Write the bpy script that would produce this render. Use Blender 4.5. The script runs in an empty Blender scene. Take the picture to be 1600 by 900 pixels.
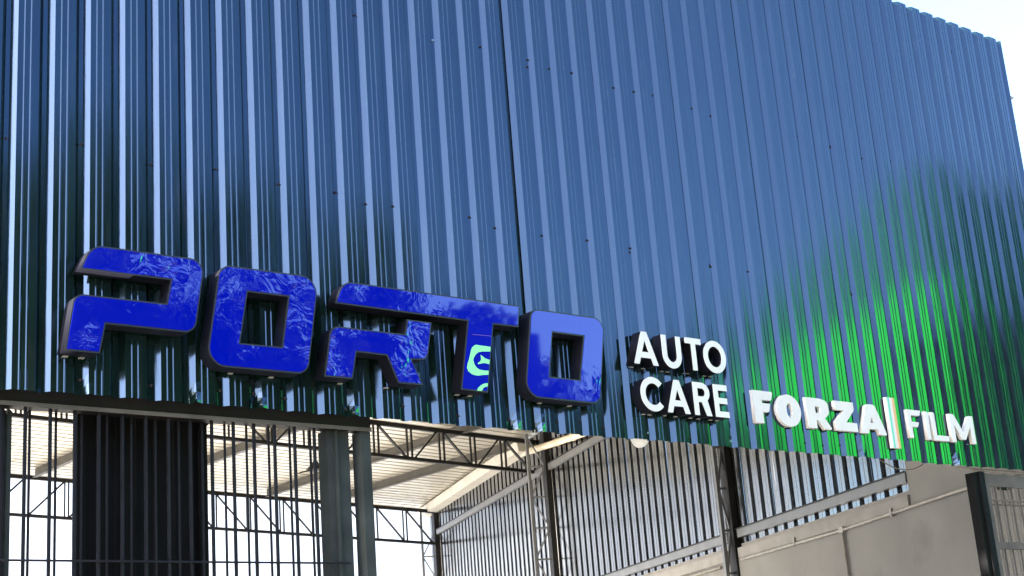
import bpy, math, random
from mathutils import Vector, Matrix
R = math.radians
rng = random.Random(7)

# ------------------------------------------------------------------ camera, sky, sun, exposure
scene = bpy.context.scene
EYE = 1.6
cam_d = bpy.data.cameras.new('camera'); cam = bpy.data.objects.new('camera', cam_d)
scene.collection.objects.link(cam); scene.camera = cam
cam_d.sensor_fit = 'HORIZONTAL'; cam_d.sensor_width = 36.0
cam_d.lens = 36.0 * 2343.23 / 1600.0
cam_d.clip_start = 0.1; cam_d.clip_end = 3000
r_ = Vector((0.77928031, -0.62228432, -0.07405686)); u_ = Vector((-0.12049323, -0.2647544, 0.95675832))
f_ = Vector((0.61498258, 0.73665957, 0.28129894))
cam.matrix_world = Matrix(((r_.x, u_.x, -f_.x, 0), (r_.y, u_.y, -f_.y, 0), (r_.z, u_.z, -f_.z, EYE), (0, 0, 0, 1)))
SUN_AZ, SUN_EL = -88.0, 27.0                       # degrees from +Y towards +X, above the horizon
world = bpy.data.worlds.new('World'); scene.world = world; world.use_nodes = True
wn = world.node_tree; bg = wn.nodes['Background']
sky = wn.nodes.new('ShaderNodeTexSky'); sky.sky_type = 'NISHITA'; sky.sun_disc = False
sky.sun_elevation = R(SUN_EL); sky.sun_rotation = R(SUN_AZ)
sky.altitude = 300; sky.air_density = 1.0; sky.dust_density = 4.2; sky.ozone_density = 4.5
wn.links.new(sky.outputs[0], bg.inputs[0]); bg.inputs[1].default_value = 0.10
sun_d = bpy.data.lights.new('sun', 'SUN'); sun_d.energy = 5.0; sun_d.angle = R(0.53); sun_d.color = (1.0, 0.95, 0.87)
sun = bpy.data.objects.new('sun', sun_d); scene.collection.objects.link(sun)
sd = Vector((math.sin(R(SUN_AZ)) * math.cos(R(SUN_EL)), math.cos(R(SUN_AZ)) * math.cos(R(SUN_EL)), math.sin(R(SUN_EL))))
sun.rotation_euler = sd.to_track_quat('Z', 'Y').to_euler(); sun.location = (0, 0, 40)
vs = scene.view_settings
vs.view_transform = 'Standard'; vs.look = 'None'; vs.gamma = 1.0; vs.use_curve_mapping = False
vs.exposure = 3.3

# ------------------------------------------------------------------ helpers
C = scene.collection

def material(name, col, rough=0.5, metal=0.0, ior=1.5, var=0.0, vscale=3.0, bump=0.0, bscale=20.0, rvar=0.0, stretch=(1, 1, 1), coat=0.0, detail=4.0, dust=None, dscale=2.0, dlo=0.55, dhi=0.8, bdist=0.01, bdetail=3.0, bwarp=0.0, tint=None, bmask=0.0, bpos=None):
    m = bpy.data.materials.new(name); m.use_nodes = True
    n = m.node_tree.nodes; l = m.node_tree.links; p = n['Principled BSDF']
    p.inputs['Base Color'].default_value = (*col, 1); p.inputs['Roughness'].default_value = rough
    p.inputs['Metallic'].default_value = metal; p.inputs['IOR'].default_value = ior; p.inputs['Coat Weight'].default_value = coat
    if tint: p.inputs['Specular Tint'].default_value = (*tint, 1)
    geo = n.new('ShaderNodeNewGeometry')
    mp = n.new('ShaderNodeMapping'); mp.inputs['Scale'].default_value = stretch; l.new(geo.outputs['Position'], mp.inputs[0])
    colout = None
    if var:
        t = n.new('ShaderNodeTexNoise'); t.inputs['Scale'].default_value = vscale; t.inputs['Detail'].default_value = detail; l.new(mp.outputs[0], t.inputs[0])
        mr = n.new('ShaderNodeMapRange'); mr.inputs[1].default_value = 0.3; mr.inputs[2].default_value = 0.7; mr.inputs[3].default_value = 1 - var; mr.inputs[4].default_value = 1 + var
        l.new(t.outputs[0], mr.inputs[0])
        mx = n.new('ShaderNodeVectorMath'); mx.operation = 'SCALE'; mx.inputs[0].default_value = col; l.new(mr.outputs[0], mx.inputs['Scale'])
        colout = mx.outputs[0]
    if dust:
        t3 = n.new('ShaderNodeTexNoise'); t3.inputs['Scale'].default_value = dscale; t3.inputs['Detail'].default_value = 6; t3.inputs['Roughness'].default_value = 0.65; l.new(mp.outputs[0], t3.inputs[0])
        m3 = n.new('ShaderNodeMapRange'); m3.inputs[1].default_value = dlo; m3.inputs[2].default_value = dhi; l.new(t3.outputs[0], m3.inputs[0])
        mix = n.new('ShaderNodeMix'); mix.data_type = 'RGBA'; l.new(m3.outputs[0], mix.inputs[0])
        if colout: l.new(colout, mix.inputs[6])
        else: mix.inputs[6].default_value = (*col, 1)
        mix.inputs[7].default_value = (*dust, 1); colout = mix.outputs[2]
    if colout: l.new(colout, p.inputs['Base Color'])
    if rvar:
        t4 = n.new('ShaderNodeTexNoise'); t4.inputs['Scale'].default_value = 5.0; t4.inputs['Detail'].default_value = 5; l.new(mp.outputs[0], t4.inputs[0])
        m4 = n.new('ShaderNodeMapRange'); m4.inputs[1].default_value = 0.3; m4.inputs[2].default_value = 0.7; m4.inputs[3].default_value = max(0.02, rough - rvar); m4.inputs[4].default_value = rough + rvar
        l.new(t4.outputs[0], m4.inputs[0]); l.new(m4.outputs[0], p.inputs['Roughness'])
    if bump:
        t2 = n.new('ShaderNodeTexNoise'); t2.inputs['Scale'].default_value = bscale; t2.inputs['Detail'].default_value = bdetail
        t2.inputs['Distortion'].default_value = bwarp; l.new(mp.outputs[0], t2.inputs[0])
        b = n.new('ShaderNodeBump'); b.inputs['Strength'].default_value = bump; b.inputs['Distance'].default_value = bdist
        if bmask:
            t5 = n.new('ShaderNodeTexNoise'); t5.inputs['Scale'].default_value = bmask; t5.inputs['Detail'].default_value = 1.5; l.new(mp.outputs[0], t5.inputs[0])
            m5 = n.new('ShaderNodeMapRange'); m5.inputs[1].default_value = 0.46; m5.inputs[2].default_value = 0.62; m5.inputs[3].default_value = bump * 0.03; m5.inputs[4].default_value = bump
            l.new(t5.outputs[0], m5.inputs[0]); l.new(m5.outputs[0], b.inputs['Strength'])
            if bpos:
                sp = n.new('ShaderNodeSeparateXYZ'); l.new(geo.outputs['Position'], sp.inputs[0])
                m6 = n.new('ShaderNodeMapRange'); m6.interpolation_type = 'SMOOTHSTEP'; m6.inputs[1].default_value = bpos[1]; m6.inputs[2].default_value = bpos[2]; m6.inputs[3].default_value = 1.0; m6.inputs[4].default_value = 0.0
                l.new(sp.outputs[bpos[0]], m6.inputs[0]); mu = n.new('ShaderNodeMath'); mu.operation = 'MULTIPLY'; l.new(m5.outputs[0], mu.inputs[0]); l.new(m6.outputs[0], mu.inputs[1]); l.new(mu.outputs[0], b.inputs['Strength'])
        l.new(t2.outputs[0], b.inputs['Height']); l.new(b.outputs[0], p.inputs['Normal'])
    return m

M = {}
M['panel'] = material('dark_green_coated_metal', (0.004, 0.011, 0.007), 0.115, ior=1.74, tint=(0.42, 0.61, 1.0), var=0.35, vscale=2.0, rvar=0.035, stretch=(6, 6, 0.7), bump=0.06, bscale=7, bdist=0.004, dust=(0.03, 0.034, 0.034), dscale=1.8, dlo=0.58, dhi=0.82)
M['wallmetal'] = material('dark_side_cladding', (0.004, 0.0042, 0.0045), 0.16, ior=2.9, var=0.3, vscale=3, rvar=0.08, stretch=(3, 3, 0.3), bump=0.02, bscale=4, bdist=0.004)
M['roofmetal'] = material('pale_roof_sheet', (0.56, 0.515, 0.43), 0.38, metal=0.5, var=0.1, vscale=1.2)
M['steel'] = material('dark_painted_steel', (0.008, 0.007, 0.006), 0.55, ior=1.35, var=0.3, vscale=6, bump=0.05, bscale=40)
M['rust'] = material('rusty_screw', (0.035, 0.018, 0.012), 0.7, var=0.4, vscale=60)
M['zinc'] = material('bright_screw', (0.5, 0.5, 0.5), 0.35, metal=1.0)
M['purlin'] = material('grey_purlin_steel', (0.05, 0.044, 0.036), 0.55, var=0.2, vscale=4)
M['girt'] = material('grey_girt_paint', (0.115, 0.115, 0.113), 0.38, ior=1.6, var=0.15, vscale=3, bump=0.04, bscale=30)
M['plaster'] = material('grey_plaster', (0.205, 0.196, 0.181), 0.9, var=0.10, vscale=1.1, bump=0.25, bscale=60, bdist=0.004, detail=8, dust=(0.12, 0.112, 0.10), dscale=1.3, dlo=0.56, dhi=0.9)
M['sill'] = material('grey_sill', (0.235, 0.222, 0.205), 0.8, var=0.12, vscale=4, bump=0.1, bscale=50)
M['gutter'] = material('pale_gutter', (0.48, 0.44, 0.37), 0.5, var=0.12, vscale=3)
M['pvc'] = material('cream_pvc', (0.72, 0.62, 0.45), 0.35, var=0.1, vscale=5)
M['conduit'] = material('galvanised_conduit', (0.3, 0.28, 0.25), 0.5, metal=0.2, var=0.2, vscale=9)
M['post'] = material('grey_green_post', (0.034, 0.039, 0.036), 0.75, ior=1.2, var=0.25, vscale=5, bump=0.06, bscale=30)
M['frame'] = material('grey_gate_paint', (0.095, 0.086, 0.073), 0.85, ior=1.2, var=0.2, vscale=6, bump=0.06, bscale=40)
M['bar'] = material('dark_bar_paint', (0.008, 0.0075, 0.010), 0.6, ior=1.3, var=0.3, vscale=10)
M['black'] = material('black_sheet_paint', (0.003, 0.003, 0.003), 0.7, ior=1.2, var=0.4, vscale=3, bump=0.04, bscale=9)
M['blue'] = material('blue_acrylic', (0.0, 0.004, 0.27), 0.03, ior=1.85, bump=1.5, bscale=6.5, bdist=0.012, bdetail=2.0, bwarp=2.2, bmask=3.6)
M['blue_t'] = material('blue_acrylic_rippled_bar', (0.0, 0.004, 0.27), 0.03, ior=1.8, bump=1.3, bscale=7.0, bdist=0.012, bdetail=2.5, bwarp=2.0, bmask=2.6, bpos=(0, 6.25, 6.52))
M['blue_o'] = material('blue_acrylic_rippled_foot', (0.0, 0.004, 0.27), 0.03, ior=1.75, bump=0.6, bscale=4.0, bdist=0.014, bdetail=1.5, bwarp=2.5, bmask=2.4, bpos=(2, 4.10, 4.36))
M['return'] = material('charcoal_letter_side', (0.005, 0.005, 0.009), 0.5, ior=1.3, var=0.2, vscale=8)
M['trim'] = material('grey_letter_trim', (0.02, 0.02, 0.022), 0.4)
M['white'] = material('white_acrylic', (0.60, 0.56, 0.51), 0.35, var=0.03, vscale=6)
M['offwhite'] = material('white_pvc_letter', (0.58, 0.54, 0.49), 0.55, var=0.04, vscale=9)
M['teal'] = material('teal_stripe', (0.10, 0.46, 0.31), 0.5)
M['orange'] = material('orange_stripe', (0.56, 0.31, 0.15), 0.5)
M['lamp'] = material('white_lamp_glass', (0.8, 0.78, 0.72), 0.3)
M['cable'] = material('grey_cable', (0.12, 0.10, 0.08), 0.6)
M['concrete'] = material('concrete_floor', (0.42, 0.405, 0.375), 0.7, var=0.15, vscale=0.8, bump=0.1, bscale=30)
M['asphalt'] = material('asphalt', (0.055, 0.055, 0.055), 0.85, var=0.2, vscale=3, bump=0.3, bscale=90)
M['pave'] = material('pavement_concrete', (0.15, 0.14, 0.125), 0.85, var=0.12, vscale=2, bump=0.15, bscale=50)
M['earth'] = material('dry_ground', (0.16, 0.14, 0.10), 0.95, var=0.25, vscale=0.4)
M['line'] = material('road_paint', (0.7, 0.68, 0.6), 0.7, var=0.15, vscale=8)
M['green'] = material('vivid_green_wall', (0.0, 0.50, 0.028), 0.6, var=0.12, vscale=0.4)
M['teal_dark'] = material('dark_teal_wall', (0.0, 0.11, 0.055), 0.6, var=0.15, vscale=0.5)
M['glass'] = material('dark_window_glass', (0.02, 0.025, 0.03), 0.08, ior=1.6)
M['signblue'] = material('navy_sign_board', (0.012, 0.02, 0.10), 0.5, var=0.1, vscale=1)
M['signgreen'] = material('light_green_print', (0.24, 0.74, 0.30), 0.2)
M['lilac'] = material('lilac_film_edge', (0.16, 0.07, 0.3), 0.4)
M['brown'] = material('brown_render', (0.06, 0.05, 0.042), 0.9, var=0.15, vscale=1)
M['bark'] = material('bark', (0.09, 0.065, 0.045), 0.9, var=0.4, vscale=6, bump=0.6, bscale=18, stretch=(1, 1, 0.25))
M['leaf'] = material('leaf_green', (0.03, 0.055, 0.016), 0.6, var=0.5, vscale=1.2)
M['leaf2'] = material('leaf_dark_green', (0.022, 0.042, 0.015), 0.6, var=0.5, vscale=1.4)
M['housewhite'] = material('white_render', (0.84, 0.83, 0.81), 0.9, var=0.06, vscale=1)
M['tile'] = material('roof_tile_red', (0.30, 0.12, 0.07), 0.8, var=0.25, vscale=4)


class MB:
    def __init__(self): self.v = []; self.f = []
    def quad(self, a, b, c, d):
        i = len(self.v); self.v += [tuple(a), tuple(b), tuple(c), tuple(d)]; self.f.append((i, i + 1, i + 2, i + 3)); return self
    def hexa(self, p):                                   # p: 4 bottom + 4 top
        i = len(self.v); self.v += [tuple(q) for q in p]
        for q in ((3, 2, 1, 0), (4, 5, 6, 7), (0, 1, 5, 4), (1, 2, 6, 5), (2, 3, 7, 6), (3, 0, 4, 7)): self.f.append(tuple(i + k for k in q))
        return self
    def box(self, x0, x1, y0, y1, z0, z1):
        return self.hexa([(x0, y0, z0), (x1, y0, z0), (x1, y1, z0), (x0, y1, z0), (x0, y0, z1), (x1, y0, z1), (x1, y1, z1), (x0, y1, z1)])
    def bar(self, a, b, w, h, up=(0, 0, 1)):             # rectangular bar from a to b
        a, b = Vector(a), Vector(b); d = (b - a).normalized(); s = d.cross(Vector(up))
        if s.length < 1e-4: s = d.cross(Vector((0, 1, 0)))
        s.normalize(); t = s.cross(d).normalized(); s = s * w / 2; t = t * h / 2
        return self.hexa([a - s - t, a + s - t, a + s + t, a - s + t, b - s - t, b + s - t, b + s + t, b - s + t])
    def tube(self, pts, rad, n=10, caps=True):
        pts = [Vector(p) for p in pts]; rr = rad if isinstance(rad, (list, tuple)) else [rad] * len(pts); base = len(self.v)
        ref = Vector((0, 0, 1))
        for k, p in enumerate(pts):
            d = (pts[min(k + 1, len(pts) - 1)] - pts[max(k - 1, 0)]).normalized()
            rf = ref if abs(d.z) < 0.95 else Vector((0, 1, 0))
            s = d.cross(rf).normalized(); t = s.cross(d).normalized()
            for j in range(n):
                a = 2 * math.pi * j / n; self.v.append(tuple(p + (s * math.cos(a) + t * math.sin(a)) * rr[k]))
        for k in range(len(pts) - 1):
            for j in range(n):
                self.f.append((base + k * n + j, base + k * n + (j + 1) % n, base + (k + 1) * n + (j + 1) % n, base + (k + 1) * n + j))
        if caps:
            self.f.append(tuple(base + j for j in reversed(range(n)))); e = base + (len(pts) - 1) * n; self.f.append(tuple(e + j for j in range(n)))
        return self
    def lathe(self, c, prof, n=20, axis='z'):            # prof: (radius, height)
        base = len(self.v)
        for (r, h) in prof:
            for j in range(n):
                a = 2 * math.pi * j / n
                q = (r * math.cos(a), r * math.sin(a), h) if axis == 'z' else (r * math.cos(a), -h, r * math.sin(a))
                self.v.append((c[0] + q[0], c[1] + q[1], c[2] + q[2]))
        for k in range(len(prof) - 1):
            for j in range(n): self.f.append((base + k * n + j, base + k * n + (j + 1) % n, base + (k + 1) * n + (j + 1) % n, base + (k + 1) * n + j))
        return self
    def mesh(self, name):
        me = bpy.data.meshes.new(name); me.from_pydata(self.v, [], self.f); me.update(); return me

def inv(parent):
    return Matrix.Translation(-Vector(parent.location)) if (parent is not None and parent.type == 'EMPTY') else Matrix.Identity(4)
def obj(name, mb, mat, parent=None, smooth=False, loc=None):
    me = mb.mesh(name) if isinstance(mb, MB) else mb
    o = bpy.data.objects.new(name, me); C.objects.link(o)
    if mat is not None and not me.materials: me.materials.append(mat)
    if smooth:
        for p in me.polygons: p.use_smooth = True
    if loc is not None: o.location = loc
    if parent is not None: o.parent = parent; o.matrix_parent_inverse = inv(parent)
    return o
def empty(name, loc):
    o = bpy.data.objects.new(name, None); o.empty_display_size = 0.3; C.objects.link(o); o.location = loc; return o
def tag(o, label, cat, group=None):
    o['label'] = label; o['category'] = cat
    if group: o['group'] = group
    return o
def struct(o): o['kind'] = 'structure'; return o

def rounded(pts, seg=7):
    """polygon (x, z[, radius]) -> outline with arcs at the corners that carry a radius"""
    out = []; n = len(pts)
    for i, p in enumerate(pts):
        r = p[2] if len(p) > 2 else 0
        b = Vector((p[0], p[1])); a = Vector(pts[i - 1][:2]); c = Vector(pts[(i + 1) % n][:2])
        if r <= 0: out.append((b.x, b.y)); continue
        da = (a - b).normalized(); dc = (c - b).normalized(); ang = da.angle(dc); t = min(r / math.tan(ang / 2), 0.499 * (a - b).length if True else r, 0.9 * (c - b).length)
        p0 = b + da * t; p2 = b + dc * t
        rr = t * math.tan(ang / 2); cen = b + (da + dc).normalized() * (rr / math.sin(ang / 2))
        a0 = math.atan2(p0.y - cen.y, p0.x - cen.x); a1 = math.atan2(p2.y - cen.y, p2.x - cen.x); dlt = (a1 - a0 + math.pi) % (2 * math.pi) - math.pi
        for k in range(seg + 1):
            a_ = a0 + dlt * k / seg; out.append((cen.x + rr * math.cos(a_), cen.y + rr * math.sin(a_)))
    return out
def area(p): return 0.5 * sum(p[i - 1][0] * p[i][1] - p[i][0] * p[i - 1][1] for i in range(len(p)))
def inset(p, d):
    """shrink an outline by d (holes grow with negative d)"""
    if area(p) < 0: p = p[::-1]
    out = []; n = len(p)
    for i in range(n):
        a, b, c = Vector(p[i - 1]), Vector(p[i]), Vector(p[(i + 1) % n])
        e1 = (b - a).normalized(); e2 = (c - b).normalized(); n1 = Vector((-e1.y, e1.x)); n2 = Vector((-e2.y, e2.x))
        m = (n1 + n2); m = m.normalized() if m.length > 1e-6 else n1
        q = b + m * (d / max(0.45, m.dot(n1))); out.append((q.x, q.y))
    return out
def plate(name, loops, yf, yb, bevel=0.0):
    """solid of the filled outlines (X, Z) standing between y=yf (front) and y=yb"""
    cu = bpy.data.curves.new(name, 'CURVE'); cu.dimensions = '2D'; cu.fill_mode = 'BOTH'; cu.extrude = max(1e-4, (yb - yf) / 2 - bevel); cu.bevel_depth = bevel; cu.bevel_resolution = 1
    for lp in loops:
        s = cu.splines.new('POLY'); s.points.add(len(lp) - 1); s.use_cyclic_u = True
        for q, (x, z) in zip(s.points, lp): q.co = (x, z, 0, 1)
    tmp = bpy.data.objects.new(name + '_c', cu); C.objects.link(tmp)
    dg = bpy.context.evaluated_depsgraph_get(); me = bpy.data.meshes.new_from_object(tmp.evaluated_get(dg))
    bpy.data.objects.remove(tmp); bpy.data.curves.remove(cu)
    me.name = name; me.transform(Matrix(((1, 0, 0, 0), (0, 0, -1, (yf + yb) / 2), (0, 1, 0, 0), (0, 0, 0, 1))))
    me.materials.clear(); return me

# ------------------------------------------------------------------ ground, street
GZ = 0.0
struct(obj('ground', MB().quad((-600, -600, -0.03), (600, -600, -0.03), (600, 600, -0.03), (-600, 600, -0.03)), M['earth']))
struct(obj('road', MB().quad((-150, -9.0, -0.012), (150, -9.0, -0.012), (150, 0.9, -0.012), (-150, 0.9, -0.012)), M['asphalt']))
struct(obj('road_marking', MB().quad((-150, -4.12, -0.006), (150, -4.12, -0.006), (150, -4.0, -0.006), (-150, -4.0, -0.006)), M['line']))
struct(obj('pavement', MB().box(-150, 150, 0.9, 8.55, -0.15, 0.1), M['pave']))
struct(obj('pavement_opposite', MB().box(-150, 150, -12.0, -9.0, -0.15, 0.1), M['pave']))
struct(obj('workshop_floor', MB().quad((-3, 8.55, 0.105), (30, 8.55, 0.105), (30, 60, 0.105), (-3, 60, 0.105)), M['concrete']))

# ------------------------------------------------------------------ the workshop building
bld = empty('workshop_building', (8, 9, 0.1))
tag(bld, 'large metal workshop with dark green corrugated front and open hall behind', 'building')
# front cladding: trapezoidal sheets, pitch 0.245
P, X0 = 0.245, 3.2377
YI, YO = 8.7205, 8.6825                      # valley, crest
ZB, ZT = 2.185 + EYE, 7.345 + EYE
def front_profile(i):
    x = X0 + P * i; a = x + 0.0355; out = [(x, YI), (a, YO)]
    g = random.Random(1000 + i); j1, j2, j3 = (g.uniform(-0.0003, 0.0003) for _ in range(3))
    for c, jj in ((0.046, j1), (0.089, j2)):
        out += [(a + c - 0.007, YO + jj), (a + c - 0.0015, YO + jj - 0.0048), (a + c + 0.0015, YO + jj - 0.0048), (a + c + 0.007, YO + jj)]
    out += [(a + 0.143, YO + j3), (a + 0.1785, YI)]
    return out
zs = [ZB, ZB + 0.03, ZB + 0.075, ZB + 0.14, ZB + 0.3] + [ZB + 0.3 + k * (ZT - ZB - 0.3) / 14 for k in range(1, 15)]
def wob(x, z, s): return math.sin(x * 3.1 + z * 1.7 + s) * math.sin(z * 2.3 - x * 1.3 + 2 * s)
screw_me = MB().lathe((0, 0, 0), [(0.0, 0.014), (0.006, 0.014), (0.006, 0.006), (0.010, 0.005), (0.010, 0.0)], 8, 'y').mesh('screw')
screw_me.materials.append(M['rust'])
screw_me2 = screw_me.copy(); screw_me2.materials.clear(); screw_me2.materials.append(M['zinc'])
i0 = -7; sheet_no = 0
while i0 < 48:
    i1 = min(i0 + 4, 48)
    prof = []
    for i in range(i0, i1): prof += front_profile(i)
    if i1 == 48: prof += [(X0 + P * 48, YI), (X0 + P * 48 + 0.0355, YO)]
    else: prof += [(X0 + P * i1 - (0.010 if i1 == 17 else -0.004), YI + (0.004 if i1 == 17 else 0.0012))]
    mb = MB(); n = len(prof); seed = rng.uniform(0, 6); dy = 0.0; tilt = 0.0; dz = rng.uniform(-0.008, 0.006)
    crushed = {}
    for i in range(i0, i1 + 1):
        if rng.random() < (0.35 if i < 18 else 0.08): crushed[i] = (rng.uniform(0.3, 1.0), rng.choice((-1, 1, 1)))
    ps = 12                                   # profile points per pitch
    for k, z in enumerate(zs):
        for j, (x, y) in enumerate(prof):
            yy = y + dy + tilt * (z - ZB) + 0.0010 * wob(x, z, 1.3); xx = x + 0.0012 * math.sin(z * 1.1 + seed)
            zz = z + (dz if k < 4 else 0)
            gi = i0 + j // ps; jj = j % ps
            if k < 3 and gi in crushed:
                am, sg = crushed[gi]; fall = (1.0, 0.75, 0.3)[k]
                if jj in (0, 1): yy += sg * 0.011 * am * fall * (1 if jj == 0 else -0.9); xx += 0.009 * am * fall * (1 if jj == 0 else 0.4)
                if jj == 1 and k == 0: zz += 0.008 * am
            mb.v.append((xx, yy, zz))
    for k in range(len(zs) - 1):
        for j in range(n - 1): mb.f.append((k * n + j, k * n + j + 1, (k + 1) * n + j + 1, (k + 1) * n + j))
    sh = obj('cladding_sheet', mb, M['panel'], bld)
    md = sh.modifiers.new('thickness', 'SOLIDIFY'); md.thickness = 0.0012; md.offset = 1
    for i in range(i0, i1):
        for (zrow, pr) in ((ZB + 0.085, 0.5), (5.43, 0.5), (6.95, 0.5), (8.55, 0.4)):
            if rng.random() < pr:
                x = X0 + P * i + rng.uniform(-0.020, -0.006); 
                if i == i0: x += P
                obj('screw', screw_me2 if rng.random() < 0.06 else screw_me, None, sh, loc=(x, YI + dy + 0.001, zrow + rng.uniform(-0.035, 0.035)))
    i0 = i1; sheet_no += 1
obj('seam_backing', MB().box(X0 + P * 17 - 0.05, X0 + P * 17 + 0.03, 8.7345, 8.7347, ZB + .02, ZT - .02), M['steel'], bld)
# rails that carry the front sheets
for z in (ZB + 0.10, 5.43, 6.95, 8.55):
    obj('cladding_rail', MB().box(1.3, 14.9, 8.735, 8.80, z - 0.05, z + 0.05), M['steel'], bld)

# hall side wall: runs inwards at 22 degrees from the front's normal
WA = R(22); WD = Vector((math.sin(WA), math.cos(WA), 0)); WN = Vector((-math.cos(WA), math.sin(WA), 0)); W0 = Vector((15.2, 8.78, 0))
def wp(s, n, z): return W0 + WD * s + WN * n + Vector((0, 0, z))
def roof_z(x): return 6.72 - 0.04 * (x - 13.4) + EYE
def wall_x(y): return 15.2 + (y - 8.78) * math.tan(WA)
WP = 0.333
def wall_sheet(s0, nrib, zlo):
    prof = []
    for k in range(nrib):
        s = s0 + k * WP; prof += [(s, 0.0), (s + 0.004, 0.048), (s + 0.09, 0.048), (s + 0.093, 0.044), (s + 0.103, 0.044), (s + 0.106, 0.048), (s + 0.205, 0.048), (s + 0.209, 0.0)]
    prof.append((s0 + nrib * WP + 0.008, -0.004))
    mb = MB(); n = len(prof); sd_ = rng.uniform(0, 6); zz = [0, 0.25, 0.5, 0.75, 1.0]
    for t in zz:
        for (s, d) in prof:
            q = wp(s, d, 0); zt = roof_z(q.x) + 0.1; z = zlo + (zt - zlo) * t
            q = wp(s, d + 0.0015 * wob(s, z, sd_), z); mb.v.append(tuple(q))
    for k in range(len(zz) - 1):
        for j in range(n - 1): mb.f.append((k * n + j, k * n + j + 1, (k + 1) * n + j + 1, (k + 1) * n + j))
    return mb
ZS = 2.55 + EYE
s = 3.30
while s < 28.3:
    obj('side_wall_sheet', wall_sheet(s, 3, ZS - 0.1 if s < 20 else 0.1), M['wallmetal'], bld); s += 3 * WP
# plaster wall under the side cladding and its full-height end by the front
ph = 2.36 + EYE
obj('plaster_wall', MB().hexa([wp(0.2, 0.10, 0.1), wp(20.2, 0.10, 0.1), wp(20.2, -0.1, 0.1), wp(0.2, -0.1, 0.1), wp(0.2, 0.10, ph), wp(20.2, 0.10, ph), wp(20.2, -0.1, ph), wp(0.2, -0.1, ph)]), M['plaster'], bld)
obj('plaster_wall', MB().hexa([wp(0.2, 0.096, ph + .002), wp(3.28, 0.096, ph + .002), wp(3.28, -0.1, ph + .002), wp(0.2, -0.1, ph + .002), wp(0.2, 0.096, 6.1 + EYE), wp(3.28, 0.096, 6.1 + EYE), wp(3.28, -0.1, 6.1 + EYE), wp(0.2, -0.1, 6.1 + EYE)]), M['plaster'], bld)
def wbox(s0, s1, n0, n1, z0, z1): return MB().hexa([wp(s0, n1, z0), wp(s1, n1, z0), wp(s1, n0, z0), wp(s0, n0, z0), wp(s0, n1, z1), wp(s1, n1, z1), wp(s1, n0, z1), wp(s0, n0, z1)])
for a, b in ((3.285, 8.5), (8.9, 17.8)):
    obj('sill', wbox(a, b, -0.05, 0.13, ph + 0.001, ph + 0.17), M['sill'], bld)
    obj('sill', wbox(a, b - 0.02, -0.05, 0.06, ph + 0.172, ph + 0.235), M['sill'], bld)
# girts on the side wall
for a, b, z in ((3.3, 8.5, 2.77), (8.9, 17.75, 2.75), (3.3, 8.5, 5.58), (8.9, 17.75, 5.56), (18.15, 28.2, 5.58), (18.15, 28.2, 2.75)):
    g = obj('girt', wbox(a, b, 0.03, 0.11, z - 0.075 + EYE, z + 0.075 + EYE), M['girt'], bld)
    obj('girt_lip', wbox(a, b, 0.1105, 0.125, z + 0.055 + EYE, z + 0.077 + EYE), M['steel'], g)
# lattice columns
for s, ni in ((8.70, 0.27), (17.95, 0.50), (28.4, 0.50)):
    zt = roof_z(wp(s, .3, 0).x) - 0.05
    col = obj('lattice_column', wbox(s - 0.04, s + 0.04, ni - 0.03, ni + 0.03, 0.1, zt), M['girt'], bld)
    obj('column_flange', wbox(s - 0.13, s + 0.13, 0.03, 0.14, 0.1, zt + 0.02), M['steel'], col)
    z = 0.3; k = 0
    while z < zt - 0.7:
        obj('lacing_bar', MB().bar(wp(s, 0.13, z), wp(s, ni - 0.02, z), 0.035, 0.035), M['girt'], col)
        a, b = ((0.13, ni - 0.02), (ni - 0.02, 0.13))[k % 2]
        obj('lacing_bar', MB().bar(wp(s, a, z + 0.03), wp(s, b, z + 0.66), 0.03, 0.03), M['girt'], col)
        z += 0.69; k += 1
# unseen left wall, added to darken the hall; open further back for the sun
for k in range(10):
    y0_ = 9.0 + k; mb = MB()
    for q in range(3):
        b = y0_ + q * 0.333; mb.quad((1.0, b, 0.1), (1.0, b + .24, 0.1), (1.0, b + .24, roof_z(1.0) + .16), (1.0, b, roof_z(1.0) + .16)); mb.quad((1.0, b + .24, 0.1), (1.03, b + .27, 0.1), (1.03, b + .27, roof_z(1.0) + .16), (1.0, b + .24, roof_z(1.0) + .16)); mb.quad((1.03, b + .27, 0.1), (1.0, b + .333, 0.1), (1.0, b + .333, roof_z(1.0) + .16), (1.03, b + .27, roof_z(1.0) + .16))
    obj('left_shade_sheet', mb, M['wallmetal'], bld)
# roof: sheets whose ribs run down the slope, in two lengths with a lap
RP = 0.333; y = 8.9; XL, LAP = 1.0, 13.07
while y < 35.2:
    for row in (0, 1):
        prof = []
        for k in range(3):
            b = y + k * RP; prof += [(b, 0.0), (b + 0.240, 0.0), (b + 0.243, 0.095), (b + 0.325, 0.095), (b + 0.328, 0.0)]
        prof.append((y + 3 * RP + 0.004, 0.0))
        mb = MB(); n = len(prof); lift = 0.0 if row else 0.012
        for (yy, h) in prof:
            xa, xb = (XL, LAP + 0.1) if row == 0 else (LAP, wall_x(yy) + 0.25)
            for t in range(5):
                x = xa + (xb - xa) * t / 4; mb.v.append((x, yy, roof_z(x) + 0.17 + h + lift + 0.004 * math.sin(x * 1.3 + yy)))
        for j in range(n - 1):
            for t in range(4): mb.f.append((j * 5 + t, j * 5 + t + 1, (j + 1) * 5 + t + 1, (j + 1) * 5 + t))
        obj('roof_sheet', mb, M['roofmetal'], bld)
    y += 3 * RP
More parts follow.
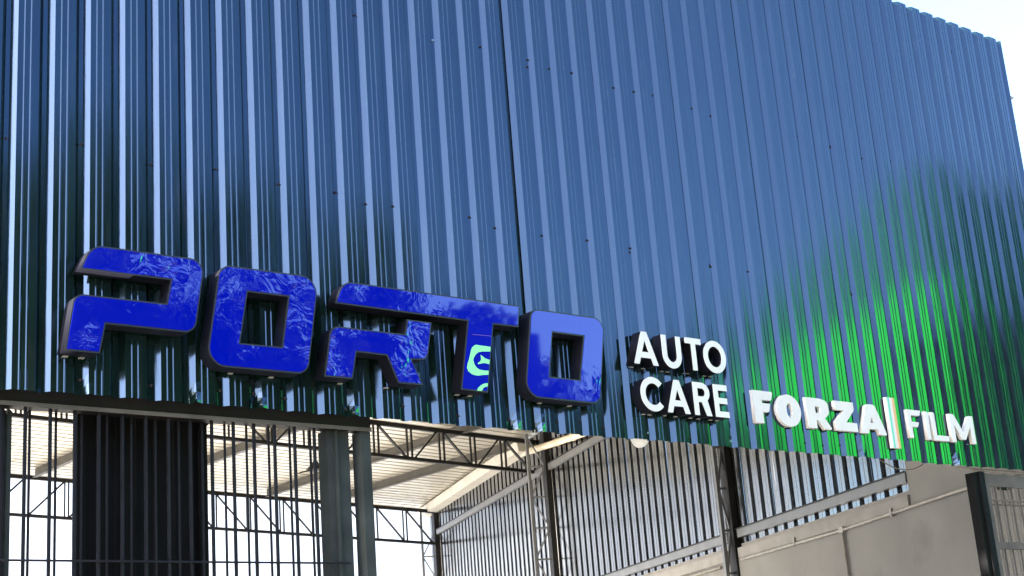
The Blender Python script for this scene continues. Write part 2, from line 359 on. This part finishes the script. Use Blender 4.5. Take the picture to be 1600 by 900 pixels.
for x in (7.4, 10.6, 13.85, 16.8, 20.2, 22.3):
    y1 = 35.0; ya = max(9.0, 8.78 + (x - 15.0) / math.tan(WA)) if x > 15.3 else 9.0
    pu = obj('purlin', MB().box(x - 0.03, x + 0.03, ya, y1, roof_z(x) - 0.05, roof_z(x) + 0.165), M['purlin'], bld)
    obj('purlin_lip', MB().box(x - 0.10, x - 0.031, ya, y1, roof_z(x) - 0.055, roof_z(x) - 0.043), M['purlin'], pu)
# roof trusses
def truss(Y, xa, xb, hgt, panel, mode):
    za, zb = roof_z(xa) - 0.04, roof_z(xb) - 0.04
    zz = lambda x: roof_z(x) - 0.05
    t = obj('roof_truss', MB().bar((xa, Y, zz(xa)), (xb, Y, zz(xb)), 0.09, 0.09), M['steel'], bld)
    obj('bottom_chord', MB().bar((xa, Y, zz(xa) - hgt), (xb, Y, zz(xb) - hgt), 0.10, 0.07), M['steel'], t)
    k = 0; x = xb - 0.10
    while x > xa + panel:
        x2 = x - panel
        for off in (-0.035, 0.035):
            obj('truss_post', MB().bar((x2 + off, Y - off, zz(x2) - 0.03), (x2 + off, Y - off, zz(x2) - hgt + 0.02), 0.028, 0.045, (0, 1, 0)), M['steel'], t)
        if mode == 'W':
            hi, lo = (x2 + 0.05, x - 0.1) if k % 2 == 0 else (x - 0.12, x2 + 0.12)
        else:
            hi, lo = (x2 + 0.06, x - 0.06) if x > 17 else (x - 0.06, x2 + 0.06)
        for off in (-0.03, 0.03):
            obj('truss_diagonal', MB().bar((hi + off * .5, Y + off, zz(hi) - 0.03), (lo + off * .5, Y + off, zz(lo) - hgt + 0.02), 0.03, 0.04, (0, 1, 0)), M['steel'], t)
        x = x2; k += 1
truss(26.26, 3.0, 22.25, 0.70, 0.865, 'W')
truss(35.07, 3.0, 25.75, 0.92, 1.0, 'N')
# eave gutter along the back half of the side wall, drain pipe in front of it
gu = obj('eave_gutter', MB().hexa([wp(19.1, 0.34, 6.17 + EYE), wp(29.3, 0.34, 6.17 + EYE), wp(29.3, 0.05, 6.15 + EYE), wp(19.1, 0.05, 6.15 + EYE), wp(19.1, 0.38, 6.42 + EYE), wp(29.3, 0.38, 6.36 + EYE), wp(29.3, 0.02, 6.36 + EYE), wp(19.1, 0.02, 6.42 + EYE)]), M['gutter'], bld)
obj('gutter_rim', MB().bar(wp(19.1, 0.37, 6.40 + EYE), wp(29.3, 0.37, 6.35 + EYE), 0.03, 0.03), M['gutter'], gu)
dpp = [Vector(q) for q in ((22.45, 27.0, 7.81), (21.6, 25.0, 7.59), (20.72, 23.1, 7.37), (19.7, 21.0, 7.13))]
dp = obj('drain_pipe', MB().tube(dpp, 0.075, 14), M['pvc'], bld, smooth=True)
for k, t in ((0, 0.45), (1, 0.3), (1, 0.9), (2, 0.6)):
    c = dpp[k].lerp(dpp[k + 1], t); d = (dpp[k + 1] - dpp[k]).normalized() * 0.06
    obj('pipe_collar', MB().tube([c - d, c + d], 0.086, 14), M['pvc'], dp)
# conduit along the plaster wall, tee and drop
cd = obj('wall_conduit', MB().tube([wp(0.3, 0.135, 2.40 + EYE), wp(2.2, 0.135, 2.385 + EYE), wp(5.06, 0.135, 2.33 + EYE), wp(8.4, 0.135, 2.335 + EYE)], 0.022, 10), M['conduit'], bld, smooth=True)
obj('conduit_drop', MB().tube([wp(5.06, 0.135, 2.32 + EYE), wp(5.05, 0.135, 1.2)], 0.022, 10), M['conduit'], cd, smooth=True)
obj('conduit_box', wbox(5.0, 5.12, 0.101, 0.165, 2.29 + EYE, 2.37 + EYE), M['conduit'], cd)
for s_ in (1.3, 3.7, 6.5): obj('pipe_clip', wbox(s_ - .02, s_ + .02, 0.101, 0.162, 2.31 + EYE, 2.42 + EYE), M['conduit'], cd)
obj('wall_conduit', MB().tube([wp(9.2, 0.135, 2.30 + EYE), wp(18.4, 0.135, 2.31 + EYE)], 0.022, 10), M['conduit'], bld, smooth=True)

# ------------------------------------------------------------------ gates under the front
gl = empty('barred_gate', (4.5, 8.9, 0.1)); tag(gl, 'dark barred steel gate with black lintel under the front, left of the hall opening', 'gate')
lz0, lz1 = 2.112 + EYE, 2.235 + EYE
obj('lintel', MB().box(1.0, 5.93, 8.80, 8.92, lz0 + 0.0, lz1), M['steel'], gl)
obj('lintel_lip', MB().box(1.0, 5.93, 8.785, 8.799, lz0 - 0.005, lz0 + 0.02), M['frame'], gl)
PP = 0.158
bar_me = MB().box(-0.009, 0.009, -0.009, 0.009, 0.1, lz0 - 0.002).mesh('gate_bar'); bar_me.materials.append(M['bar'])
bar_me2 = MB().tube([(0, 0, 0.1), (0, 0, lz0 - 0.002)], 0.009, 8).mesh('gate_bar'); bar_me2.materials.append(M['bar'])
x = 2.0
while x < 5.5:
    obj('gate_bar', bar_me, None, gl, loc=(x, 8.83 + rng.uniform(-.004, .004), 0)); x += PP
x = 1.95
while x < 5.5:
    obj('gate_bar', bar_me2, None, gl, loc=(x + 0.02, 8.90 + rng.uniform(-.004, .004), 0)); x += PP * 1.06
for z in (1.175 + EYE, 0.3 + EYE): obj('cross_rod', MB().tube([(1.9, 8.812, z), (5.72, 8.812, z)], 0.007, 8), M['bar'], gl, smooth=True)
obj('gate_post', MB().box(5.60, 5.78, 8.86, 8.98, 0.1, lz0 - 0.003), M['post'], gl)
obj('gate_post_fin', MB().box(5.655, 5.672, 8.835, 8.859, 0.1, lz0 - 0.003), M['post'], gl)
obj('gate_post', MB().box(5.855, 5.932, 8.81, 8.93, 0.1, lz0 - 0.003), M['post'], gl)
lp = obj('gate_post', MB().box(3.08, 3.36, 8.94, 9.05, 0.1, lz0 - 0.003), M['post'], gl)
for xx in (3.11, 3.19, 3.27, 3.34): obj('post_rib', MB().box(xx, xx + 0.03, 8.915, 8.939, 0.1, lz0 - 0.01), M['post'], lp)

leaf = empty('sliding_door', (4.2, 9.05, 0.1)); tag(leaf, 'black sheet metal door leaf standing behind the gate bars', 'door')
mb = MB(); x = 3.86; pts = []
while x < 4.62:
    pts += [(x, 9.06), (x + 0.105, 9.06), (x + 0.115, 9.045), (x + 0.125, 9.045), (x + 0.135, 9.06)]; x += 0.135
for k in range(len(pts) - 1): mb.quad((pts[k][0], pts[k][1], 0.12), (pts[k + 1][0], pts[k + 1][1], 0.12), (pts[k + 1][0], pts[k + 1][1], lz1 - 0.01), (pts[k][0], pts[k][1], lz1 - 0.01))
obj('door_sheet', mb, M['black'], leaf)
obj('door_backing', MB().box(3.845, 4.75, 9.066, 9.10, 0.11, lz1), M['black'], leaf)
for xx in (3.84, 4.695): obj('door_stile', MB().box(xx, xx + 0.06, 9.03, 9.065, 0.11, lz1 - 0.002), M['black'], leaf)

gr = empty('grey_grille_gate', (14.2, 8.8, 0.1)); tag(gr, 'grey barred gate leaf with dark hinge post at the right end under the front', 'gate')
gz = 2.13 + EYE
obj('hinge_post', MB().box(13.15, 13.215, 8.74, 8.84, 0.1, gz), M['black'], gr)
obj('hinge_post', MB().box(13.22, 13.305, 8.72, 8.84, 0.1, gz + 0.012), M['black'], gr)
obj('frame_stile', MB().box(13.32, 13.405, 8.745, 8.80, 0.1, gz + 0.005), M['frame'], gr)
obj('frame_stile', MB().box(14.92, 15.02, 8.745, 8.80, 0.1, gz + 0.005), M['frame'], gr)
obj('frame_rail', MB().box(13.407, 14.918, 8.75, 8.795, gz - 0.125, gz), M['frame'], gr)
obj('frame_rail', MB().box(13.407, 14.918, 8.75, 8.795, 1.37 + EYE, 1.44 + EYE), M['frame'], gr)
obj('frame_rail', MB().box(13.407, 14.918, 8.75, 8.795, 0.15, 0.25), M['frame'], gr)
gb = MB().tube([(0, 0, 0.25), (0, 0, gz - 0.126)], 0.009, 8).mesh('grille_bar'); gb.materials.append(M['frame'])
x = 13.47
while x < 14.9:
    obj('grille_bar', gb, None, gr, loc=(x, 8.757, 0)); x += 0.135
x = 13.44
while x < 14.9:
    obj('grille_bar', gb, None, gr, loc=(x, 8.805, 0)); x += 0.142
for yy, z in ((8.742, 1.86), (8.815, 1.83)): obj('cross_rod', MB().tube([(13.407, yy, z + EYE), (14.918, yy, z + EYE)], 0.008, 8), M['frame'], gr, smooth=True)
obj('gate_latch', MB().box(13.62, 13.80, 8.775, 8.803, 1.98 + EYE, 2.02 + EYE), M['steel'], gr)

# ------------------------------------------------------------------ sign letters
def letter(name, label, group, outer, holes, yf, yb, face, side, border, cat='sign letter', bevel=0.0, trim=None):
    xs = [p[0] for p in outer]; zs_ = [p[1] for p in outer]
    e = empty(name, (sum(xs) / len(xs), yb, min(zs_))); tag(e, label, cat, group)
    ob = obj('letter_return', plate('letter_return', [outer] + holes, yf + 0.004, yb, bevel), side, e)
    if border:
        obj('letter_trim', plate('letter_trim', [outer] + holes, yf, yf + 0.0037), trim or M['trim'], e)
        obj('letter_face', plate('letter_face', [inset(outer, border)] + [inset(h, -border) for h in holes], yf - 0.0035, yf - 0.0003), face, e)
    else:
        obj('letter_face', plate('letter_face', [outer] + holes, yf, yf + 0.0037, 0.0), face, e)
    zb = min(zs_); foot = [x for x, z in outer if z < zb + 0.03]; fa, fb = min(foot), max(foot)
    for t in (0.25, 0.72):                             # fixing tabs under the letter
        x = fa + (fb - fa) * t
        obj('fixing_tab', MB().box(x - 0.016, x + 0.016, yb - 0.004, 8.676, zb - 0.007, zb - 0.001), M['conduit'], e)
    return e
YF, YB = 8.53, 8.655
SC = YF / 8.50
def up(pts): return [((p[0] * SC), EYE + (p[1] - EYE) * SC) + tuple(p[2:]) for p in pts]
PG = 'blue box letters of the large sign'
letter('sign_letter', 'large blue slanted letter P, first of the blue sign', PG,
       rounded(up([(3.625, 4.535), (3.700, 4.703, .12), (4.485, 4.709, .09), (4.405, 4.200, .09), (3.793, 4.197), (3.756, 4.003), (3.532, 4.003), (3.588, 4.371, .075), (4.204, 4.377), (4.236, 4.540)])), [], YF, YB, M['blue'], M['return'], 0.011)
letter('sign_letter', 'large blue letter O between the blue P and R', PG,
       rounded(up([(4.592, 4.695, .10), (5.358, 4.704, .12), (5.243, 4.000, .10), (4.476, 3.994, .12)])), [rounded(up([(4.796, 4.529), (5.108, 4.533), (5.047, 4.173), (4.731, 4.169)]))], YF, YB, M['blue'], M['return'], 0.011)
letter('sign_letter', 'lower body of the large blue letter R with its kicked leg', PG,
       rounded(up([(5.372, 3.997), (5.440, 4.366, .08), (6.062, 4.369), (6.091, 4.483), (6.308, 4.483), (6.252, 4.195, .07), (6.111, 4.185), (6.199, 4.004), (5.984, 4.002), (5.897, 4.195), (5.642, 4.196), (5.600, 3.999)])), [], YF, YB, M['blue'], M['return'], 0.011)
tl = letter('sign_letter', 'large blue letter T whose long top bar runs over the R', PG,
       rounded(up([(5.483, 4.533), (5.560, 4.704, .12), (7.155, 4.710), (7.131, 4.537), (6.885, 4.533), (6.787, 3.997), (6.538, 4.000), (6.641, 4.532)])), [], YF, YB, M['blue_t'], M['return'], 0.011)
for nm, pts in (('print_ring', [(6.6906, 4.3403), (6.7065, 4.3550), (6.7272, 4.3636), (6.7633, 4.3618), (6.8630, 4.3607), (6.8571, 4.3248), (6.7796, 4.3172), (6.7411, 4.3069), (6.7125, 4.2845), (6.6943, 4.2576), (6.6900, 4.2376), (6.6983, 4.2101), (6.7137, 4.1887), (6.7431, 4.1739), (6.7830, 4.1710), (6.8289, 4.1740), (6.8234, 4.1418), (6.7706, 4.1361), (6.7338, 4.1275), (6.7032, 4.1270), (6.6680, 4.1337), (6.6365, 4.1525), (6.6268, 4.1776), (6.6362, 4.2120), (6.6522, 4.2460), (6.6661, 4.2855), (6.6769, 4.3192)]), ('print_star', [(6.7636, 4.2883), (6.7841, 4.2771), (6.8046, 4.2648), (6.8458, 4.2577), (6.8388, 4.2241), (6.8015, 4.2294), (6.7689, 4.2253), (6.7346, 4.2145), (6.7327, 4.2242), (6.7568, 4.2395), (6.7666, 4.2601)]), ('print_arc', [(6.7053, 4.0116), (6.7206, 4.0355), (6.7477, 4.0561), (6.7741, 4.0691), (6.8123, 4.0766), (6.8073, 4.0502), (6.7800, 4.0447), (6.7629, 4.0325), (6.7505, 4.0120)])):
    pr = obj(nm, plate(nm, [pts], YF - 0.0052, YF - 0.0037), M['signgreen'], tl); pr['label'] = 'light green print on the stem of the T'
obj('film_edge', MB().bar((6.6990, YF - 0.0042, 4.4410), (6.8761, YF - 0.0042, 4.4462), 0.0012, 0.003), M['lilac'], tl)
letter('sign_letter', 'last large blue letter O, pale with sky reflection, beside the white words', PG,
       rounded(up([(7.268, 4.703, .09), (8.035, 4.706, .10), (7.910, 3.993, .10), (7.143, 3.995, .12)])), [rounded(up([(7.471, 4.531), (7.791, 4.532), (7.711, 4.172), (7.402, 4.173)]))], YF, YB, M['blue_o'], M['return'], 0.011)

def arc(cx, cz, rx, rz, a0, a1, n=22): return [(cx + rx * math.cos(R(a0 + (a1 - a0) * k / n)), cz + rz * math.sin(R(a0 + (a1 - a0) * k / n))) for k in range(n + 1)]
def ring(cx, cz, rx, rz, n=40): return arc(cx, cz, rx, rz, 0, 360 - 360 / n, n - 1)
AY, AB = 8.555, 8.66
AS = AY / 8.44
def ua(pts): return [(p[0] * AS, EYE + (p[1] - EYE) * AS) + tuple(p[2:]) for p in pts]
AG = 'white-faced letters of the two-line sign'
t_, b_ = 4.620, 4.345
def glyphA(x0, x1, z0, z1, st):
    xm = (x0 + x1) / 2; w = x1 - x0; h = z1 - z0
    k = (w / 2 - st * 0.56) / h
    za, zb_ = z0 + h * 0.20, z0 + h * 0.38
    o = [(x0, z0), (xm - st * 0.56, z1), (xm + st * 0.56, z1), (x1, z0), (x1 - st * 1.08, z0), (x1 - st * 1.08 - k * (za - z0), za), (x0 + st * 1.08 + k * (za - z0), za), (x0 + st * 1.08, z0)]
    apex = zb_ + (xm - (x0 + st * 1.08 + k * (zb_ - z0))) / k
    hol = [(x0 + st * 1.08 + k * (zb_ - z0), zb_), (xm, apex - 0.004), (x1 - st * 1.08 - k * (zb_ - z0), zb_)]
    return o, [hol]
def glyphR(x0, x1, z0, z1, st, leg=0.0):
    h = z1 - z0; zm = z0 + h * 0.40; r = (z1 - zm) / 2; cx = x1 - r - 0.012 if x1 - x0 > r + st else x1 - r
    o = [(x0, z0), (x0, z1), (cx, z1)] + arc(cx, (z1 + zm) / 2, x1 - 0.008 - cx, r, 90, -50, 12) + [(x1, z0), (x1 - st * 1.15, z0), (x1 - st * 1.15 - (zm - z0) * 0.42, zm), (x0 + st, zm), (x0 + st, z0)]
    hol = [(x0 + st, zm + st * .92), (x0 + st, z1 - st * .92), (cx, z1 - st * .92)] + arc(cx, (z1 + zm) / 2, x1 - 0.008 - cx - st, r - st * .92, 90, -90, 12)
    return o, [hol]
st = 0.054
def white(label, name, o, h, grp=AG): return letter(name, label, grp, ua(o), [ua(q) for q in h], AY, AB, M['white'], M['return'], 0)
o, h = glyphA(8.266, 8.540, 4.345, 4.622, st); white('white letter A with black sides, first of the upper white word', 'white_letter', o, h)
xa, xb = 8.598, 8.818; cz = 4.345 + (xb - xa) / 2
white('white letter U with black sides in the upper white word', 'white_letter', [(xa, t_)] + arc((xa + xb) / 2, cz, (xb - xa) / 2, cz - 4.340, 180, 360) + [(xb, t_), (xb - st, t_)] + arc((xa + xb) / 2, cz, (xb - xa) / 2 - st, cz - 4.340 - st, 360, 180) + [(xa + st, t_)], [])
white('white letter T with black sides in the upper white word', 'white_letter', [(8.872, 4.625), (9.062, 4.625), (9.062, 4.575), (8.994, 4.575), (8.994, 4.347), (8.940, 4.347), (8.940, 4.575), (8.872, 4.575)], [])
white('white letter O with black sides, last of the upper white word', 'white_letter', ring(9.218, 4.486, 0.136, 0.142), [ring(9.218, 4.486, 0.082, 0.090)])
white('white letter C with black sides, first of the lower white word', 'white_letter', arc(8.444, 4.103, 0.142, 0.143, 42, 318) + arc(8.444, 4.103, 0.087, 0.090, 318, 42), [])
o, h = glyphA(8.590, 8.852, 3.966, 4.244, st); white('white letter A with black sides in the lower white word', 'white_letter', o, h)
o, h = glyphR(8.906, 9.108, 3.966, 4.246, st); white('white letter R with black sides in the lower white word', 'white_letter', o, h)
white('white letter E with black sides, last of the lower white word', 'white_letter', [(9.152, 3.966), (9.152, 4.246), (9.318, 4.246), (9.318, 4.195), (9.206, 4.195), (9.206, 4.132), (9.308, 4.132), (9.308, 4.082), (9.206, 4.082), (9.206, 4.016), (9.318, 4.016), (9.318, 3.966)], [])

FY, FB = 8.645, 8.679
FG = 'solid white letters of the two-part sign'
FS = FY / 8.622
def uf(pts): return [(p[0] * FS, EYE + (p[1] - EYE) * FS) + tuple(p[2:]) for p in pts]
def solid(label, o, h=(), seg=5): return letter('solid_letter', label, FG, rounded(uf(o), seg), [rounded(uf(q), seg) for q in h], FY, FB, M['offwhite'], M['offwhite'], 0)
z0, z1 = 4.000, 4.282
solid('thick white letter F, first letter of the bold white word', [(9.842, z0), (9.842, z1 + .01), (10.108, z1 + .01, .012), (10.078, z1 - .072, .03), (9.955, z1 - .072), (9.955, z1 - .10), (10.06, z1 - .10, .008), (10.035, z1 - .180, .03), (9.955, z1 - .180), (9.955, z0)])
solid('thick white letter O of the bold white word', ring(10.302, 4.139, .163, .146), [ring(10.312, 4.140, .040, .066, 24)])
solid('thick white letter R of the bold white word', [(10.548, z0), (10.548, z1), (10.745, z1, .06), (10.852, z1 - .02, .06), (10.862, 4.150, .06), (10.790, 4.100), (10.882, z0, .01), (10.770, z0 - .002, .02), (10.690, 4.078), (10.668, 4.078), (10.668, z0)], [[(10.668, 4.145), (10.668, 4.205), (10.735, 4.205, .02), (10.735, 4.145, .02)]])
solid('thick white letter Z of the bold white word', [(10.935, z0 + .002), (10.935, 4.085, .01), (11.075, 4.195), (10.952, 4.195), (10.952, z1 - .002), (11.222, z1 - .002), (11.222, 4.205, .01), (11.090, 4.085), (11.246, 4.085), (11.246, z0 + .002)])
solid('thick white letter A, last of the bold white word beside the striped bar', [(11.290, z0), (11.415, z1, .04), (11.540, z1, .04), (11.680, z0 - .006, .015), (11.570, z0 - .004, .02), (11.545, 4.045), (11.420, 4.045), (11.405, z0)], [[(11.448, 4.105), (11.478, 4.175, .012), (11.508, 4.105)]])
solid('thin white letter F beside the striped bar', [(12.032, 3.998), (12.032, 4.276), (12.255, 4.276, .006), (12.225, 4.222, .02), (12.090, 4.222), (12.090, 4.158), (12.205, 4.158, .006), (12.178, 4.108, .02), (12.090, 4.108), (12.090, 3.998)])
solid('thin white letter I of the thin white word', [(12.312, 3.996), (12.312, 4.276), (12.370, 4.276, .025), (12.370, 3.996)])
solid('thin white letter L of the thin white word', [(12.414, 3.996), (12.414, 4.276), (12.472, 4.276, .025), (12.472, 4.048), (12.664, 4.048), (12.664, 3.996)])
solid('thin white letter M, last of the thin white word', [(12.712, 3.996), (12.712, 4.280), (12.790, 4.280, .03), (12.915, 4.110), (13.040, 4.280, .03), (13.112, 4.280), (13.112, 3.996), (13.045, 3.996), (13.045, 4.165), (12.945, 4.030, .012), (12.880, 4.030, .012), (12.780, 4.170), (12.780, 3.996)])
sb = empty('striped_sign_bar', (11.79, FB, 3.88)); tag(sb, 'upright white bar with teal and orange stripes between the two white words', 'sign')
obj('bar_body', MB().box(11.765, 11.893, FY, FB, 3.888, 4.381), M['offwhite'], sb)
obj('teal_stripe', MB().box(11.787, 11.810, FY - 0.002, FY - 0.0002, 3.890, 4.379), M['teal'], sb)
obj('orange_stripe', MB().box(11.853, 11.892, FY - 0.002, FY - 0.0002, 3.890, 4.379), M['orange'], sb)

# ------------------------------------------------------------------ small fittings
lm = empty('round_lamp', (8.60, 8.86, 3.75)); tag(lm, 'small round white lamp peeping out under the front below the white letters', 'lamp')
obj('lamp_dome', MB().lathe((8.592, 8.80, 2.232 + EYE), [(0.0, 0.06), (0.03, 0.057), (0.06, 0.045), (0.082, 0.025), (0.09, 0.0), (0.09, -0.02)], 24, 'y'), M['lamp'], lm, smooth=True)
obj('lamp_base', MB().lathe((8.592, 8.82, 2.232 + EYE), [(0.07, 0.02), (0.07, -0.03), (0.0, -0.03)], 20, 'y'), M['frame'], lm)
pe = empty('pendant_lamp', (17.37, 28.0, 7.3)); tag(pe, 'small dark lamp hanging from the hall roof on a thin rod', 'lamp')
pz = 5.78 + EYE
obj('rod', MB().tube([(17.37, 28, roof_z(17.4) + .16), (17.37, 28, pz + 0.16)], 0.016, 8), M['steel'], pe)
obj('shade', MB().lathe((17.37, 28, pz), [(0.03, 0.19), (0.06, 0.16), (0.09, 0.10), (0.17, 0.03), (0.21, 0.0), (0.19, -0.02), (0.0, -0.02)], 18), M['steel'], pe, smooth=True)
obj('arm', MB().bar((17.30, 28, pz - 0.01), (16.88, 27.9, pz - 0.13), 0.05, 0.03), M['purlin'], pe)
def sag(a, b, d, n=14): return [Vector(a).lerp(Vector(b), k / n) - Vector((0, 0, d * 4 * (k / n) * (1 - k / n))) for k in range(n + 1)]
tag(obj('hanging_cable', MB().tube(sag((11.75, 8.80, 2.20 + EYE), (12.42, 8.80, 2.19 + EYE), 0.075), 0.006, 6), M['cable'], smooth=True), 'thin cable sagging under the front below the striped bar', 'cable')
tag(obj('light_conduit', MB().tube([(12.95, 8.79, 2.175 + EYE), (15.1, 8.79, 2.175 + EYE)], 0.011, 8), M['conduit'], smooth=True), 'pale thin conduit just under the front above the grey gate', 'conduit')

# ------------------------------------------------------------------ across the street (seen mirrored in the front and the letters)
def tree(name, x, y, h, rad, label, nleaf, leafmat, seed, grp='street trees'):
    g = random.Random(seed); e = empty(name, (x, y, 0.1)); tag(e, label, 'tree', grp)
    tr = MB(); tp = [(x, y, 0.05)]; 
    for k in range(1, 6): tp.append((x + g.uniform(-.15, .15) * k, y + g.uniform(-.15, .15) * k, 0.05 + h * 0.75 * k / 5))
    tr.tube(tp, [0.28 * (1 - 0.14 * k) for k in range(6)], 9); tk = obj('trunk', tr, M['bark'], e, smooth=True)
    blobs = []
    for k in range(13):
        a = g.uniform(0, 6.28); rr = rad * g.uniform(0.2, 0.85); bz = h * g.uniform(0.38, 0.92); rr *= 1.0 - 0.5 * max(0, (bz / h - 0.6)) / 0.4
        c = Vector((x + rr * math.cos(a), y + rr * math.sin(a), bz)); blobs.append((c, rad * g.uniform(0.28, 0.48)))
        st_ = Vector(tp[g.choice((2, 3, 4))]); obj('limb', MB().tube([st_, st_.lerp(c, .5) + Vector((0, 0, .25)), c], [0.1, 0.06, 0.02], 6), M['bark'], tk)
    cr = MB()
    for k in range(nleaf):
        c, br = g.choice(blobs); v = Vector((g.gauss(0, 1), g.gauss(0, 1), g.gauss(0, 1))).normalized() * br * (g.random() ** 0.45) * Vector((1, 1, 0.8)).length / 1.6
        p = c + v; s1 = Vector((g.gauss(0, 1), g.gauss(0, 1), g.gauss(0, .6))).normalized(); s2 = s1.cross(Vector((g.gauss(0, 1), g.gauss(0, 1), g.gauss(0, 1)))).normalized()
        L = g.uniform(0.10, 0.2); W = L * 0.5
        cr.quad(p - s1 * L, p + s2 * W, p + s1 * L, p - s2 * W)
    obj('crown', cr, leafmat, e)
    return e
tree('street_tree', 3.4, -14.0, 14.5, 3.4, 'broad tree across the street, leftmost of the row', 9000, M['leaf'], 1)
tree('street_tree', 8.0, -13.2, 15.6, 3.3, 'tall tree across the street, second of the row', 10000, M['leaf2'], 2)
tree('street_tree', 12.6, -14.0, 15.8, 3.5, 'tallest tree across the street, third of the row', 10000, M['leaf'], 3)
tree('street_tree', 17.0, -13.6, 15.2, 3.3, 'dark tree across the street, fourth of the row', 10000, M['leaf2'], 4)
tree('street_tree', 21.0, -14.8, 15.2, 3.2, 'tree across the street beside the navy billboard tower', 9000, M['leaf'], 5)
tree('street_tree', 24.6, -15.4, 14.8, 2.6, 'tree across the street standing behind the navy billboard tower', 8000, M['leaf2'], 9)
tree('street_tree', 31.8, -15.2, 13.2, 2.8, 'lone tree across the street beside the green building', 9000, M['leaf2'], 6)

tree('street_tree', 28.4, -15.5, 12.4, 2.7, 'lower tree across the street right of the navy billboard tower', 9000, M['leaf2'], 11)
tree('street_tree', 35.0, -16.5, 14.0, 2.9, 'tree across the street close to the green building', 9000, M['leaf2'], 12)
ap = empty('added_dark_block', (10, -21, 0)); tag(ap, 'unseen dark brown block added behind the street trees to darken the reflections', 'building')  # unseen block put in to close bright sky gaps between the mirrored trees
obj('block_wall', MB().box(-12, 26.5, -26, -20, 0.0, 13.2), M['brown'], ap)
obj('block_roof', MB().box(-12.4, 26.9, -26.4, -19.6, 13.203, 13.6), M['brown'], ap)
for k in range(9):
    for z in (2.2, 5.4, 8.6):
        w = obj('window', MB().box(-9 + k * 4, -7.4 + k * 4, -19.999, -19.94, z, z + 1.4), M['frame'], ap)
        obj('pane', MB().box(-8.9 + k * 4, -7.5 + k * 4, -19.939, -19.93, z + .1, z + 1.3), M['glass'], w)
stw = empty('billboard_tower', (24, -12.7, 0.1)); tag(stw, 'plain navy billboard tower on two legs across the street', 'billboard')
obj('tower_board', MB().box(22.2, 25.5, -12.9, -12.52, 7.6, 11.7), M['signblue'], stw)
for xx in (22.6, 25.0): obj('tower_leg', MB().box(xx, xx + 0.2, -12.8, -12.6, 0.1, 7.6), M['steel'], stw)

gb_ = empty('green_building', (45, -14, 0.1)); tag(gb_, 'tall vivid green building across the street down the road', 'building')
def slab(x0, x1, y0, y1, za0, za1, zb0, zb1): return MB().hexa([(x0, y0, za0), (x1, y0, za0), (x1, y1, zb0), (x0, y1, zb0), (x0, y0, za1), (x1, y0, za1), (x1, y1, zb1), (x0, y1, zb1)])
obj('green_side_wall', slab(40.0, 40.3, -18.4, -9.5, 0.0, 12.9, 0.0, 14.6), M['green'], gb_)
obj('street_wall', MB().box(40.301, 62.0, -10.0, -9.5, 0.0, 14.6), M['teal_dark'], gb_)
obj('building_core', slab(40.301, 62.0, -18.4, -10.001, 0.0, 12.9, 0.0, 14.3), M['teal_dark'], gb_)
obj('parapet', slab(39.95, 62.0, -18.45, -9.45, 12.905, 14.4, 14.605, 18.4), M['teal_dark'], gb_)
for k in range(4):
    for z in (2.0, 5.2):
        w = obj('window', MB().box(42.5 + k * 4.6, 44.6 + k * 4.6, -9.499, -9.44, z, z + 1.5), M['frame'], gb_)
        obj('pane', MB().box(42.6 + k * 4.6, 44.5 + k * 4.6, -9.439, -9.43, z + .1, z + 1.4), M['glass'], w)

# pale house beyond the hall's open back, enlarged to whiten the side wall's reflections
hs = empty('rear_house', (30, 48, 0)); tag(hs, 'pale rendered house beyond the open back of the hall', 'building')
obj('house_wall', MB().box(14.0, 46, 47, 57, 0.0, 11.0), M['housewhite'], hs)
obj('house_parapet', MB().box(13.9, 46.1, 46.9, 57.1, 11.002, 11.3), M['housewhite'], hs)
for x, z in ((34.6, 7.3), (34.6, 6.0), (38.0, 6.0)):
    w = obj('window', MB().box(x, x + .45, 46.95, 46.999, z, z + .45), M['frame'], hs); obj('pane', MB().box(x + .05, x + .40, 46.94, 46.949, z + .05, z + .40), M['glass'], w)
